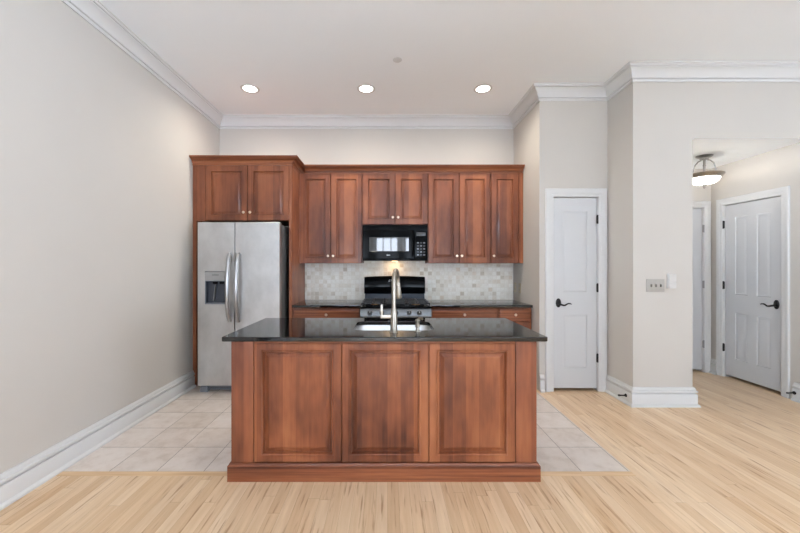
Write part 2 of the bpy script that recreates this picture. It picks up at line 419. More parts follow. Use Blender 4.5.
# ------------------------------------------------------------------ room shell
TX1, TY0 = 1.610, 2.352         # tile area: right edge, front edge
bm = bmesh.new()
box(bm, WL-0.12, TX1, YR-0.12, TY0-0.052, -0.1, 0.0)
box(bm, TX1, XE+0.12, YR-0.12, YB+0.12, -0.1, 0.0)
box(bm, WL-0.12, TX1, TY0-0.052, TY0, -0.1, 0.0, mi=1)
box(bm, WL-0.12, TX1, TY0, YB+0.12, -0.1, -0.0005, mi=2)
struct('floor', bm, [M['oak'], M['oak_border'], M['floor_tile']], 'natural oak strip floor around a bay of pale stone kitchen tiles', 'floor')
struct('ceiling', BX(WL-0.12, XE+0.12, YR-0.12, YB+0.12, ZC, ZC+0.1), M['ceiling'], 'flat white painted ceiling over the kitchen', 'ceiling')
z0, z1 = RW_Z
la, lb = ADDED_LEFT_WIN[0]
struct('wall_left', boxes((WL-0.12, WL, YR, la, 0, ZC), (WL-0.12, WL, la, lb, 0, z0), (WL-0.12, WL, la, lb, z1, ZC), (WL-0.12, WL, lb, YB+0.12, 0, ZC)), M['wall'], 'plain warm white wall running beside the fridge', 'wall')
struct('wall_back', BX(WL, XR+0.11, YB, YB+0.12, 0, ZC), M['wall'], 'warm white wall behind the cabinets and stove', 'wall')
struct('wall_right', BX(XR, XR+0.11, YC+0.11, YB, 0, ZC), M['wall'], 'short warm white side wall right of the counter', 'wall')
DX0, DX1, DZ = 1.795, 2.278, 2.105   # closet opening
struct('wall_closet', boxes((XR, DX0, YC, YC+0.11, 0, ZC), (DX1, XC, YC, YC+0.11, 0, ZC), (DX0, DX1, YC, YC+0.11, DZ, ZC)), M['wall'],
       'narrow warm white wall holding the two-panel closet door', 'wall')
struct('wall_column', BX(XC, XH, YH, YB+0.12, 0, ZC), M['wall'], 'wide warm white wall end with the switch plate', 'wall')
struct('wall_header', boxes((XH, XHR, YH, YH+0.12, ZH+0.0012, ZC), (XHR, XE, YH, YH+0.12, 0, ZC)), M['wall'], 'warm white wall above the hall opening', 'wall')
struct('wall_closet_back', BX(XR+0.11, XC, YB-0.02, YB+0.12, 0, ZC), M['wall'], 'closet back wall behind the narrow door', 'wall')
# hall
HD0, HD1, HZ = 3.715, 4.365, 2.10     # right hall door opening in y
struct('wall_hall_right', boxes((XHR, XHR+0.12, YH+0.12, HD0, 0, ZH), (XHR, XHR+0.12, HD1, YF+0.12, 0, ZH), (XHR, XHR+0.12, HD0, HD1, HZ, ZH)), M['wall'],
       'warm white hall wall with the four-panel door', 'wall')
FD0, FD1 = 3.24, 4.03
struct('wall_hall_far', boxes((XH, FD0, YF, YF+0.12, 0, ZH), (FD1, XHR, YF, YF+0.12, 0, ZH), (FD0, FD1, YF, YF+0.12, HZ, ZH)), M['wall'],
       'far warm white hall wall behind the hanging lamp', 'wall')
struct('ceiling_hall', boxes((XH, XHR+0.12, YH+0.12, YF+0.12, ZH, ZH+0.1), (XH, XHR, YH+0.004, YH+0.12, ZH, ZH+0.001)), M['ceiling'], 'low white hall ceiling above the bowl lamp', 'ceiling')
struct('wall_shade_sheet', boxes((XHR+0.121, XHR+0.14, YH+0.12, YF+0.12, 0, ZH), (XH, XHR+0.12, YF+0.121, YF+0.14, 0, ZH)), M['gap'],  # black sheets whose colour stands in for darkness behind the doors
       'near-black sheets painted as the darkness behind the hall doors', 'wall')
# walls behind the camera, with windows; side ones added for daylight
z0, z1 = RW_Z
def pierced(axis, at, spans, lo, hi):
    bm = bmesh.new(); z0, z1 = REAR_Z if axis == 'x' else RW_Z
    def put(a, b, c, d):
        if axis == 'x': box(bm, a, b, at-0.12, at, c, d)
        else: box(bm, at, at+0.12, a, b, c, d)
    e_ = lo
    for a, b in spans:
        put(e_, a, 0, ZC); put(a, b, 0, z0); put(a, b, z1, ZC); e_ = b
    put(e_, hi, 0, ZC)
    return bm
struct('wall_rear', pierced('x', YR, REAR_WIN, WL-0.12, XE+0.12), M['wall'], 'rear wall with three tall windows behind the viewer', 'wall')
struct('wall_far_right', pierced('y', XE, ADDED_SIDE_WIN, YR, YH+0.12), M['wall'], 'far right wall with two tall windows added for daylight', 'wall')
wi = 0
for axis, spans in (('x', REAR_WIN), ('y', ADDED_SIDE_WIN), ('l', ADDED_LEFT_WIN)):  # side and left windows are unseen, added for their daylight
    for a, b in spans:
        wi += 1; z0, z1 = REAR_Z if axis == 'x' else RW_Z
        fr = bmesh.new(); pn = bmesh.new()
        def put(bmx, p, q_, c, d, t0, t1):
            if axis == 'x': box(bmx, p, q_, YR-t1, YR-t0, c, d)
            elif axis == 'y': box(bmx, XE+t0, XE+t1, p, q_, c, d)
            else: box(bmx, WL-t1, WL-t0, p, q_, c, d)
        put(fr, a, a+0.06, z0, z1, 0.02, 0.10); put(fr, b-0.06, b, z0, z1, 0.02, 0.10)
        put(fr, a+0.06, b-0.06, z0, z0+0.07, 0.02, 0.10); put(fr, a+0.06, b-0.06, z1-0.07, z1, 0.02, 0.10)
        nb = 3
        for i in range(1, nb):
            x = a+(b-a)*i/nb; put(fr, x-0.02, x+0.02, z0+0.07, z1-0.07, 0.03, 0.09)
        zz = z0+(z1-z0)*0.62; put(fr, a+0.06, b-0.06, zz-0.02, zz+0.02, 0.032, 0.088)
        put(pn, a+0.06, b-0.06, z0+0.07, z1-0.07, 0.058, 0.062)
        w_ = struct('window_%d' % wi, fr, M['trim'], 'white framed tall window behind the viewer, placed out of view for daylight', 'window')
        obj('pane', pn, M['glass'], w_)
        cs = bmesh.new()
        put(cs, a-0.09, a, z0-0.09, z1+0.09, -0.02, 0.0); put(cs, b, b+0.09, z0-0.09, z1+0.09, -0.02, 0.0)
        put(cs, a, b, z1, z1+0.09, -0.02, 0.0); put(cs, a, b, z0-0.09, z0, -0.02, 0.0)
        obj('casing', cs, M['trim'], w_)

# crown moulding of the room
cr = [(0, ZC-0.142), (0.012, ZC-0.142), (0.014, ZC-0.122), (0.008, ZC-0.120), (0.008, ZC-0.114), (0.024, ZC-0.112), (0.026, ZC-0.098), (0.040, ZC-0.070), (0.062, ZC-0.042), (0.076, ZC-0.034),
      (0.076, ZC-0.026), (0.090, ZC-0.024), (0.092, ZC-0.010), (0.102, ZC-0.008), (0.104, ZC), (0, ZC)]
struct('trim_1', sweep(cr, [(WL, YR), (WL, YB), (XR, YB), (XR, YC), (XC, YC), (XC, YH), (XE, YH)]), M['trim'], 'white crown moulding where the walls meet the ceiling', 'crown moulding')
# baseboards
BBH = 0.182
bb = [(0, 0), (0.044, 0), (0.044, 0.012), (0.036, 0.022), (0.028, 0.026), (0.028, 0.116), (0.024, 0.122), (0.014, 0.124), (0.014, 0.134), (0.028, 0.136), (0.030, 0.142), (0.028, 0.152), (0.018, 0.156), (0.018, 0.164), (0.010, BBH), (0, BBH)]
def baseboard(side, path, label):
    return struct('baseboard_'+side, sweep(bb, path), M['trim'], label, 'baseboard')
baseboard('left', [(WL, YR), (WL, 3.995)], 'long white baseboard along the left wall up to the fridge cabinet')
baseboard('closet', [(XR, YC), (1.690, YC)], 'tiny white baseboard piece left of the closet door')
baseboard('column', [(XC, YC), (XC, YH), (XH, YH), (XH, YF)], 'white baseboard wrapping the wall end with the switches')
baseboard('hall_right', [(XHR, 4.425), (XHR, YF)][::-1], 'short white baseboard piece between the two hall doors')
baseboard('hall_front', [(XHR, 3.595), (XHR, YH), (XE, YH)], 'white baseboard right of the four-panel door')

# ------------------------------------------------------------------ doors
def casing(bm, Mx, u0, u1, top, w=0.088, t=0.020):
    """moulded door casing round an opening, local plane facing -Y at y=0"""
    prof = [(0, 0), (0, -0.010), (0.006, -0.014), (0.030, -0.014), (0.034, -0.018), (0.052, -0.018), (0.056, -t), (w-0.006, -t), (w, -t+0.006), (w, 0)]
    path = [(u0, 0.0), (u0, top), (u1, top), (u1, 0.0)]
    outn = [(-1, 0), (-1, 1), (1, 1), (1, 0)]
    rings = [[bm.verts.new(Mx @ Vector((p[0]+o[0]*d, y, p[1]+o[1]*d))) for d, y in prof] for p, o in zip(path, outn)]
    kk = len(prof)
    for a, b in zip(rings, rings[1:]):
        for i in range(kk):
            j = (i+1) % kk; bm.faces.new((a[i], b[i], b[j], a[j]))
    bm.faces.new(rings[0]); bm.faces.new(rings[-1])
def jamb(Mx, u0, u1, top, d):
    bm = bmesh.new()
    box(bm, u0-0.001, u0+0.004, 0, d, 0, top); box(bm, u1-0.004, u1+0.001, 0, d, 0, top); box(bm, u0, u1, 0, d, top-0.004, top+0.001)
    bm.transform(Mx); return bm
def hinge(Mx, u, z, m, parent):
    bm = bmesh.new()
    lathe(bm, [(0.0, -0.050), (0.007, -0.048), (0.0085, -0.044), (0.0085, 0.044), (0.007, 0.048), (0.0, 0.050)], Mx @ T(u, -0.004, z), 12)
    b2 = bmesh.new(); box(b2, u-0.011, u+0.011, 0.0, 0.003, z-0.044, z+0.044); b2.transform(Mx)
    me = bpy.data.meshes.new('t'); b2.to_mesh(me); b2.free(); bm.from_mesh(me); bpy.data.meshes.remove(me)
    return obj('hinge', bm, m, parent)
def lever(Mx, u, z, sgn, parent, y=0.0):
    """oval rose with a wavy lever pointing sgn along u"""
    rose = bmesh.new()
    lathe(rose, [(0.0, 0.0), (0.029, 0.0), (0.029, 0.004), (0.024, 0.009), (0.012, 0.011), (0.0, 0.011)], Mx @ T(u, y, z) @ RX(PI/2) @ Matrix.Diagonal((1, 1.7, 1, 1)), 28)
    h = obj('door_handle', rose, M['bronze'], parent)
    pts = [(u, y-0.010, z-0.010), (u, y-0.034, z-0.011), (u+sgn*0.010, y-0.046, z-0.014), (u+sgn*0.030, y-0.048, z-0.021), (u+sgn*0.050, y-0.048, z-0.022),
           (u+sgn*0.068, y-0.048, z-0.010), (u+sgn*0.085, y-0.048, z-0.002), (u+sgn*0.105, y-0.048, z-0.003), (u+sgn*0.120, y-0.048, z-0.010)]
    obj('lever', TUBE([Mx @ Vector(p) for p in pts], [0.011, 0.011, 0.011, 0.010, 0.009, 0.008, 0.0075, 0.007, 0.004], 12), M['bronze'], h)
ring_white = [(0.006, 0.001), (0.010, 0.006), (0.016, 0.007), (0.022, 0.007), (0.036, 0.002), (0.042, 0.0015)]
# closet door (faces the viewer): u = x, y offset at wall face
def closet_door():
    Mx = T(0, YC, 0)
    xs = [DX0+0.006, DX0+0.105, DX1-0.105, DX1-0.006]; zs = [0.028, 0.245, 0.830, 1.070, 1.955, DZ-0.010]
    d = struct('door_1', panel_slab(xs, zs, YC+0.012, 0.036, ring_white, bev=0.002), M['door'], 'narrow white two-panel closet door beside the kitchen counter', 'door')
    bm = bmesh.new(); casing(bm, Mx, DX0, DX1, DZ); obj('door_casing', bm, M['trim'], d)
    obj('door_jamb', jamb(Mx, DX0, DX1, DZ, 0.11), M['trim'], d)
    for z in (1.86, 1.12, 0.36): hinge(Mx, DX1-0.004, z, M['bronze'], d)
    lever(Mx, DX0+0.060, 0.955, 1, d, y=0.012)
closet_door()
# right hall door: faces -X.  local u -> -y direction so that local -Y maps to world -X
ML = T(XHR, 0, 0) @ Matrix(((0, 1, 0, 0), (-1, 0, 0, 0), (0, 0, 1, 0), (0, 0, 0, 1)))   # local (u, y, z) -> (XHR + y, -u, z)
def hall_door():
    u0, u1 = -HD1, -HD0
    a, b = u0+0.006, u1-0.006; w = b-a
    xs = [a, a+0.115, a+w/2-0.045, a+w/2+0.045, b-0.115, b]; zs = [0.030, 0.235, 0.800, 1.010, 1.945, HZ-0.010]
    d = struct('door_2', panel_slab(xs, zs, 0.022, 0.036, ring_white, ML, bev=0.002), M['door'], 'white four-panel door on the right side of the hall', 'door')
    bm = bmesh.new(); casing(bm, ML, u0, u1, HZ, w=0.078); obj('door_casing', bm, M['trim'], d)
    obj('door_jamb', jamb(ML, u0, u1, HZ, 0.115), M['trim'], d)
    for z in (1.86, 1.12, 0.36): hinge(ML, u0+0.008, z, M['bronze'], d)
    lever(ML, u1-0.070, 0.945, -1, d, y=0.022)
hall_door()
def far_door():
    Mx = T(0, YF, 0)
    w = FD1-FD0
    xs = [FD0+0.006, FD0+0.12, FD0+w/2-0.05, FD0+w/2+0.05, FD1-0.12, FD1-0.006]; zs = [0.030, 0.235, 0.800, 1.010, 1.945, HZ-0.010]
    d = struct('door_3', panel_slab(xs, zs, YF+0.022, 0.036, ring_white, bev=0.002), M['door'], 'white door at the far end of the hall, half hidden by the wall end', 'door')
    bm = bmesh.new(); casing(bm, Mx, FD0, FD1, HZ, w=0.078); obj('door_casing', bm, M['trim'], d)
    obj('door_jamb', jamb(Mx, FD0, FD1, HZ, 0.115), M['trim'], d)
    for z in (1.83, 1.12, 0.36): hinge(Mx, FD1-0.004, z, M['hinge_silver'], d)
far_door()

# ------------------------------------------------------------------ cabinet building blocks
ring_raised = [(0.002, -0.003), (0.006, -0.004), (0.009, 0.001), (0.010, 0.016), (0.021, 0.016), (0.022, 0.010), (0.042, 0.002), (0.044, 0.0)]
ring_drawer = [(0.003, 0.002), (0.010, 0.003)]
def knob(x, y, z, parent, r=0.0155):
    return obj('knob', LATHE([(0.0, -0.002), (0.007, -0.002), (0.006, 0.010), (0.010, 0.014), (r, 0.019), (r, 0.023), (r*0.7, 0.028), (0.0, 0.030)], FWD(x, y, z), 20), M['knob'], parent)
def cab_door(x0, x1, z0, z1, yf, parent, kx=None, kz=None, st=0.052, name='door', m='cherry', th=0.020):
    d = obj(name, panel_slab([x0, x0+st, x1-st, x1], [z0, z0+st, z1-st, z1], yf, th, ring_raised), M[m], parent)
    if kx is not None: knob(kx, yf, kz, d)
    return d
def drawer(x0, x1, z0, z1, yf, parent):
    e_ = 0.014
    d = obj('drawer', panel_slab([x0, x0+e_, x1-e_, x1], [z0, z0+e_, z1-e_, z1], yf+0.004, 0.018, [(0.008, -0.004), (0.012, -0.004)]), M['cherry_h'], parent)
    knob((x0+x1)/2, yf, (z0+z1)/2, d); return d

# ------------------------------------------------------------------ fridge cabinet
FC0, FC1 = WL+0.003, -1.077
FZ0, FZ1 = 1.862, 2.492
c = thing('tall_cabinet', 'tall dark cherry cabinet built around the steel fridge', 'cabinet', (-1.62, 4.3, 0))
obj('side_panel', BX(FC0, FC0+0.036, 4.0, YB-0.002, 0, FZ1), M['cherry'], c)
obj('side_panel', BX(FC1-0.030, FC1, 4.0, YB-0.002, 0, FZ1), M['cherry'], c)
obj('carcass', boxes((FC0+0.037, FC1-0.031, 4.022, YB-0.002, FZ0+0.012, FZ0+0.03), (FC0+0.037, FC1-0.031, 4.022, YB-0.002, FZ1-0.02, FZ1), (FC0+0.037, FC1-0.031, YB-0.02, YB-0.002, FZ0+0.03, FZ1-0.02),
    (FC0+0.037, -2.050, 4.004, 4.026, FZ0, FZ1)), M['cherry'], c)
cab_door(-2.046, -1.579, FZ0+0.006, FZ1-0.006, 4.0, c, -1.614, 1.957, st=0.058)
cab_door(-1.572, -1.110, FZ0+0.006, FZ1-0.006, 4.0, c, -1.542, 1.957, st=0.058)
def cab_crown(zb, zt, p=0.078):
    h = zt-zb
    return [(0, zb), (0.010, zb), (0.011, zb+h*0.16), (0.006, zb+h*0.18), (0.006, zb+h*0.24), (0.018, zb+h*0.26), (0.020, zb+h*0.34), (0.026, zb+h*0.48), (0.040, zb+h*0.62), (0.056, zb+h*0.70), (0.056, zb+h*0.76), (0.066, zb+h*0.78), (0.068, zb+h*0.84), (p, zb+h*0.87), (p, zt), (0, zt)]
obj('crown_moulding', sweep(cab_crown(FZ1-0.006, 2.578), [(FC0+0.001, 4.0), (FC1, 4.0), (FC1, YB-0.004)][::-1], -1), M['cherry_h'], c)

# ------------------------------------------------------------------ upper cabinets
UZ0, UZ1, UY = 1.388, 2.480, 4.300
def upper(name, label, x0, x1, z0, doors, filler=None):
    c = thing(name, label, 'cabinet', ((x0+x1)/2, 4.5, z0), 'wall cabinets over the back counter')
    obj('carcass', BX(x0+0.0006, x1-0.0006, UY+0.021, YB-0.002, z0, UZ1), M['cherry'], c)
    for a, b, kx in doors:
        cab_door(a, b, z0+0.003, UZ1-0.008, UY, c, kx, z0+(0.088 if z0 < 1.6 else 0.085), st=0.058)
    if filler: obj('filler_strip', BX(*filler, UY+0.002, UY+0.021, z0, UZ1), M['cherry'], c)
upper('wall_cabinet', 'tall two-door cherry wall cabinet between fridge cabinet and microwave', -1.075, -0.306, UZ0, [(-1.055, -0.692, -0.718), (-0.682, -0.314, -0.656)], (-1.075, -1.057))
upper('wall_cabinet', 'short two-door cherry wall cabinet above the black microwave', -0.306, 0.487, 1.857, [(-0.298, 0.0885, 0.064), (0.0985, 0.480, 0.128)])
upper('wall_cabinet', 'tall two-door cherry wall cabinet just right of the microwave', 0.487, 1.246, UZ0, [(0.494, 0.861, 0.838), (0.872, 1.238, 0.898)])
upper('wall_cabinet', 'single-door cherry wall cabinet against the right side wall', 1.246, 1.640, UZ0, [(1.255, 1.584, 1.283)], (1.588, 1.640))
tag(obj('crown_moulding', sweep(cab_crown(UZ1-0.006, 2.566), [(1.640, UY+0.02), (-0.998, UY+0.02)], -1), M['cherry_h']),
    'cherry crown moulding strip along the top of the wall cabinets', 'moulding')
# ------------------------------------------------------------------ base cabinets and back counter
BY = 4.030
def base(label, x0, x1, doors):
    c = thing('base_cabinet', label, 'cabinet', ((x0+x1)/2, 4.35, 0), 'base cabinets under the back counter')
    obj('carcass', BX(x0+0.0006, x1-0.0006, BY+0.021, YB-0.003, 0.10, 0.884), M['cherry'], c)
    obj('toe_kick', BX(x0+0.0006, x1-0.0006, BY+0.09, BY+0.105, 0.0, 0.10), M['inside'], c)
    drawer(x0+0.012, x1-0.012, 0.735, 0.872, BY, c)
    for a, b, kx in doors: cab_door(a, b, 0.112, 0.722, BY, c, kx, 0.675)
base('cherry base cabinet between the fridge and the black stove', -1.074, -0.312, [(-1.062, -0.697, -0.725), (-0.689, -0.324, -0.661)])
base('wide cherry base cabinet right of the black stove', 0.492, 1.252, [(0.504, 0.868, 0.840), (0.876, 1.240, 0.904)])
base('narrow cherry base cabinet in the right corner by the wall', 1.254, 1.640, [(1.266, 1.628, 1.294)])
def counter(x0, x1, label):
    tag(obj('countertop', BX(x0, x1, 3.995, YB-0.012, 0.886, 0.915, bev=0.004), M['granite'], angle=12), label, 'countertop', 'polished black counters')
counter(-1.076, -0.302, 'short polished black counter left of the stove')
counter(0.482, XR-0.012, 'polished black counter right of the stove')
tag(obj('backsplash', BX(-1.076, XR-0.011, YB-0.010, YB, 0.90, 1.45), M['mosaic_back']), 'cream tumbled mosaic tile backsplash behind the stove', 'backsplash', kind='structure')
def outlet(y0, y1, label):
    t_ = thing('wall_outlet', label, 'outlet', (XR-0.009, (y0+y1)/2, 1.08), 'outlets over the back counter')
    xw = XR-0.0002
    obj('cover_plate', BX(xw-0.007, xw, y0, y1, 1.022, 1.140, bev=0.002), M['outlet'], t_)
    ym = (y0+y1)/2
    for z in (1.058, 1.104): obj('socket', BX(xw-0.0095, xw-0.0065, ym-0.016, ym+0.016, z-0.014, z+0.014, bev=0.001), M['plate'], t_)
outlet(4.540, 4.612, 'tan outlet in the corner at the end of the backsplash')
outlet(4.376, 4.448, 'tan outlet on the side wall nearer the counter front')

# ------------------------------------------------------------------ refrigerator
r0, r1, rs, ry, rz0, rz1 = -2.030, -1.154, -1.633, 3.800, 0.075, 1.824
f = thing('refrigerator', 'stainless steel side-by-side refrigerator with door dispenser', 'refrigerator', ((r0+r1)/2, 4.2, 0))
obj('cabinet_body', BX(r0+0.004, r1-0.004, ry+0.075, 4.56, 0.03, rz1-0.02, bev=0.006), M['ref_side'], f)
# freezer door with dispenser recess: pieces round an opening
dx0, dx1, dz0, dz1 = -1.952, -1.716, 0.945, 1.302
def door_with_hole():
    bm = panel_slab([r0, dx0, dx1, rs-0.005], [rz0, dz0, dz1, rz1], ry, 0.068, [(0.003, 0.052)], bev=0.0025)
    return bm
fd = obj('freezer_door', door_with_hole(), M['steel'], f)
rd = obj('fridge_door', panel_slab([rs+0.005, r1], [rz0, rz1], ry, 0.068, [], bev=0.0025), M['steel'], f)
obj('gasket_shade', BX(r0+0.012, r1-0.012, ry+0.0685, ry+0.0745, rz0+0.01, rz1-0.03), M['gap'], f)  # near-black sheet; its colour stands in for shade between the doors
# dispenser
dp = obj('dispenser', boxes((dx0+0.004, dx1-0.004, ry-0.006, ry+0.050, 1.195, dz1-0.004), (dx0+0.004, dx0+0.010, ry-0.004, ry+0.050, dz0+0.004, 1.195),
    (dx1-0.010, dx1-0.004, ry-0.004, ry+0.050, dz0+0.004, 1.195), (dx0+0.010, dx1-0.010, ry-0.016, ry+0.050, dz0+0.004, dz0+0.016)), M['grey_plastic'], f)
obj('dispenser_panel', BX(dx0+0.006, dx1-0.006, ry-0.0075, ry-0.0058, 1.199, dz1-0.008), M['control_grey'], dp)
obj('recess', boxes((dx0+0.0105, dx1-0.0105, ry+0.044, ry+0.050, dz0+0.0165, 1.1945), (dx0+0.0105, dx0+0.014, ry+0.001, ry+0.044, dz0+0.0165, 1.1945),
    (dx1-0.014, dx1-0.0105, ry+0.001, ry+0.044, dz0+0.0165, 1.1945), (dx0+0.014, dx1-0.014, ry+0.001, ry+0.044, 1.190, 1.1945)), M['dark_plastic'], dp)
obj('paddle', TUBE([(-1.846, ry+0.030, 1.180), (-1.858, ry+0.032, 1.08), (-1.870, ry+0.034, 0.980)], [0.012, 0.015, 0.017], 10, 0.5), M['chrome'], dp)
for x in (-1.872, -1.800): obj('spout', BX(x, x+0.040, ry+0.010, ry+0.040, 1.162, 1.189), M['black_gloss'], dp)
obj('badge', BX(-1.870, -1.800, ry-0.0085, ry-0.0072, 1.256, 1.264), M['dark_plastic'], dp)
def bow(x):
    zt, zb = 1.486, 0.768; pts = []
    for i in range(17):
        s_ = i/16; z = zt+(zb-zt)*s_
        pts.append((x, ry-0.030-0.050*math.sin(PI*s_)**0.8, z))
    pts = [(x, ry+0.002, zt+0.002)] + pts + [(x, ry+0.002, zb-0.002)]
    return TUBE(pts, [0.014]*2+[0.021]*15+[0.014]*2, 16)
obj('door_handle', bow(rs-0.048), M['chrome'], fd)
obj('door_handle', bow(rs+0.046), M['chrome'], rd)
obj('kick_grille', boxes((r0+0.05, r1-0.05, ry+0.045, ry+0.074, 0.020, 0.034), (r0+0.05, r1-0.05, ry+0.055, ry+0.074, 0.040, 0.052), (r0+0.05, r1-0.05, ry+0.06, ry+0.074, 0.056, 0.068)), M['grey_plastic'], f)
for x in (r0+0.015, r1-0.095): obj('foot', BX(x, x+0.08, ry+0.02, ry+0.08, 0.0, 0.060, bev=0.006), M['grey_plastic'], f)
for x in (r0+0.03, r1-0.09): obj('hinge_cover', BX(x, x+0.065, ry+0.03, ry+0.16, rz1-0.019, rz1+0.008, bev=0.005), M['ref_side'], f)

# ------------------------------------------------------------------ microwave
mx0, mx1, my, mz0, mz1 = -0.298, 0.480, 4.235, 1.419, 1.845
mw = thing('microwave', 'black over-the-range microwave hung below the short cabinet', 'microwave', (0.09, 4.43, mz0))
obj('case', BX(mx0, mx1, my+0.035, YB-0.012, mz0, mz1, bev=0.004), M['black_gloss'], mw)
dd = obj('door', panel_slab([mx0+0.002, mx0+0.072, 0.262, 0.318], [mz0+0.020, mz0+0.105, mz1-0.140, mz1-0.062], my, 0.033, [(0.004, 0.003), (0.007, 0.003)], bev=0.005), M['black_gloss'], mw)
obj('window', BX(mx0+0.080, 0.254, my+0.0012, my+0.0028, mz0+0.113, mz1-0.148), M['black_glass'], dd)
obj('handle', TUBE([(0.300, my+0.002, mz0+0.055), (0.300, my-0.026, mz0+0.075), (0.300, my-0.034, mz0+0.19), (0.300, my-0.026, mz1-0.105), (0.300, my+0.002, mz1-0.085)], 0.011, 12), M['black_gloss'], dd)
obj('badge', BX(-0.012, 0.030, my-0.0012, my+0.001, mz0+0.060, mz0+0.070), M['soft_white_mark'], dd)
cp = obj('control_panel', BX(0.322, mx1-0.002, my+0.004, my+0.034, mz0+0.020, mz1-0.062, bev=0.004), M['black_gloss'], mw)
obj('display', BX(0.345, 0.455, my+0.0025, my+0.006, mz1-0.130, mz1-0.090), M['black_glass'], cp)
for i in range(3):
    for j in range(5):
        x = 0.352+i*0.037; z = mz0+0.060+j*0.036
        obj('button', BX(x, x+0.022, my+0.002, my+0.0048, z, z+0.016, bev=0.001), M['dark_plastic'] if (i+j) % 2 else M['grey_plastic'], cp)
vg = bmesh.new()
for i in range(5): box(vg, mx0+0.006, mx1-0.006, my+0.004+i*0.003, my+0.034, mz1-0.058+i*0.011, mz1-0.051+i*0.011)
box(vg, mx0+0.004, mx1-0.004, my+0.026, my+0.0345, mz1-0.060, mz1-0.001)
obj('vent_grille', vg, M['black_gloss'], mw)
obj('bottom_rail', BX(mx0+0.002, mx1-0.002, my+0.006, my+0.034, mz0-0.002, mz0+0.018, bev=0.003), M['black_gloss'], mw)
obj('cooktop_lamp', BX(0.055, 0.125, 4.46, 4.52, mz0-0.006, mz0+0.002), M['warm_led'], mw)
l = bpy.data.lights.new('cooktop_light', 'AREA'); l.shape = 'RECTANGLE'; l.size = 0.07; l.size_y = 0.05; l.energy = 0.6; l.color = (1, 0.66, 0.33)
lo = bpy.data.objects.new('cooktop_light', l); C.objects.link(lo); lo.parent = mw; lo.location = (0, 4.49-4.43, -0.012); lo.rotation_euler = (math.radians(18), 0, 0)

# ------------------------------------------------------------------ stove
gx0, gx1, gxc = -0.296, 0.476, 0.090
st = thing('stove', 'black freestanding gas stove with backguard between the counters', 'stove', (gxc, 4.25, 0))
obj('oven_body', BX(gx0, gx1, 3.905, 4.60, 0.03, 0.895, bev=0.004), M['black_gloss'], st)
obj('cooktop', BX(gx0-0.004, gx1+0.004, 3.862, 4.60, 0.896, 0.918, bev=0.006), M['black_gloss'], st)
cpn = bmesh.new()
cs_ = [(3.870, 0.894), (3.904, 0.894), (3.904, 0.795), (3.852, 0.795), (3.848, 0.800), (3.862, 0.880)]
va = [cpn.verts.new((gx0, y, z)) for y, z in cs_]; vb = [cpn.verts.new((gx1, y, z)) for y, z in cs_]
cpn.faces.new(va); cpn.faces.new(vb[::-1])
for i in range(6): j = (i+1) % 6; cpn.faces.new((va[i], vb[i], vb[j], va[j]))
cp = obj('control_panel', cpn, M['black_glass'], st, angle=20)
for x in (-0.190, -0.062, 0.090, 0.235, 0.345):
    k_ = obj('knob', LATHE([(0, 0), (0.026, 0), (0.026, 0.006), (0.020, 0.010), (0.018, 0.028), (0.015, 0.031), (0, 0.031)], T(x, 3.857, 0.845) @ RX(PI/2-0.17), 20), M['black_matte'], cp)
    obj('pointer', BX(x-0.003, x+0.003, 3.820, 3.827, 0.850, 0.866), M['soft_white_mark'], k_)
od = obj('oven_door', panel_slab([gx0+0.004, gx0+0.12, gx1-0.12, gx1-0.004], [0.215, 0.33, 0.60, 0.785], 3.862, 0.042, [(0.004, 0.003)], bev=0.005), M['black_gloss'], st)
obj('oven_window', BX(gx0+0.126, gx1-0.126, 3.8635, 3.8648, 0.336, 0.594), M['black_glass'], od)
hb = bmesh.new(); tube(hb, [(gx0+0.05, 3.815, 0.735), (gx1-0.05, 3.815, 0.735)], 0.013, 14)
for x in (gx0+0.08, gx1-0.08): tube(hb, [(x, 3.864, 0.735), (x, 3.815, 0.735)], 0.009, 10)
obj('oven_handle', hb, M['black_gloss'], od)
obj('storage_drawer', panel_slab([gx0+0.004, gx1-0.004], [0.055, 0.205], 3.866, 0.038, [], bev=0.005), M['black_gloss'], st)
# backguard: bulged upper console on a slanted lower apron
bg_ = bmesh.new()
pr = [(4.475, 1.008), (4.462, 1.030), (4.456, 1.080), (4.458, 1.140), (4.470, 1.185), (4.492, 1.210), (4.530, 1.216), (4.600, 1.214), (4.600, 1.008)]
n_ = 20; cols = []
for i in range(n_+1):
    s_ = i/n_; x = gx0+0.004+(gx1-gx0-0.008)*s_; lift = 0.012*math.sin(PI*s_)
    cols.append([bg_.verts.new((x, y, z + lift*max(0, (z-1.008)/0.2))) for y, z in pr])
for a, b in zip(cols, cols[1:]):
    for i in range(len(pr)):
        j = (i+1) % len(pr); bg_.faces.new((a[i], b[i], b[j], a[j]))
bg_.faces.new(cols[0]); bg_.faces.new(cols[-1][::-1])
bgo = obj('backguard', bg_, M['black_gloss'], st, angle=50)
ap = bmesh.new()
pa = [(4.448, 0.918), (4.490, 1.010), (4.600, 1.010), (4.600, 0.918)]
va = [ap.verts.new((gx0+0.012, y, z)) for y, z in pa]; vb = [ap.verts.new((gx1-0.012, y, z)) for y, z in pa]
ap.faces.new(va); ap.faces.new(vb[::-1])
for i in range(4): j = (i+1) % 4; ap.faces.new((va[i], vb[i], vb[j], va[j]))
obj('apron', ap, plain('enamel_painted_reflection', srgb(62, 70, 82), 0.22), st)  # blue-grey colour stands in for a reflection on the black apron
mk = [(0.012, 1.158, 0.020, 0.012), (0.020, 1.176, 0.016, 0.006), (0.044, 1.163, 0.008, 0.022)]
bd = bmesh.new()
for x, z, w_, h_ in mk: box(bd, x, x+w_, 4.4535, 4.468, z, z+h_)
obj('display', bd, M['soft_white_mark'], bgo)
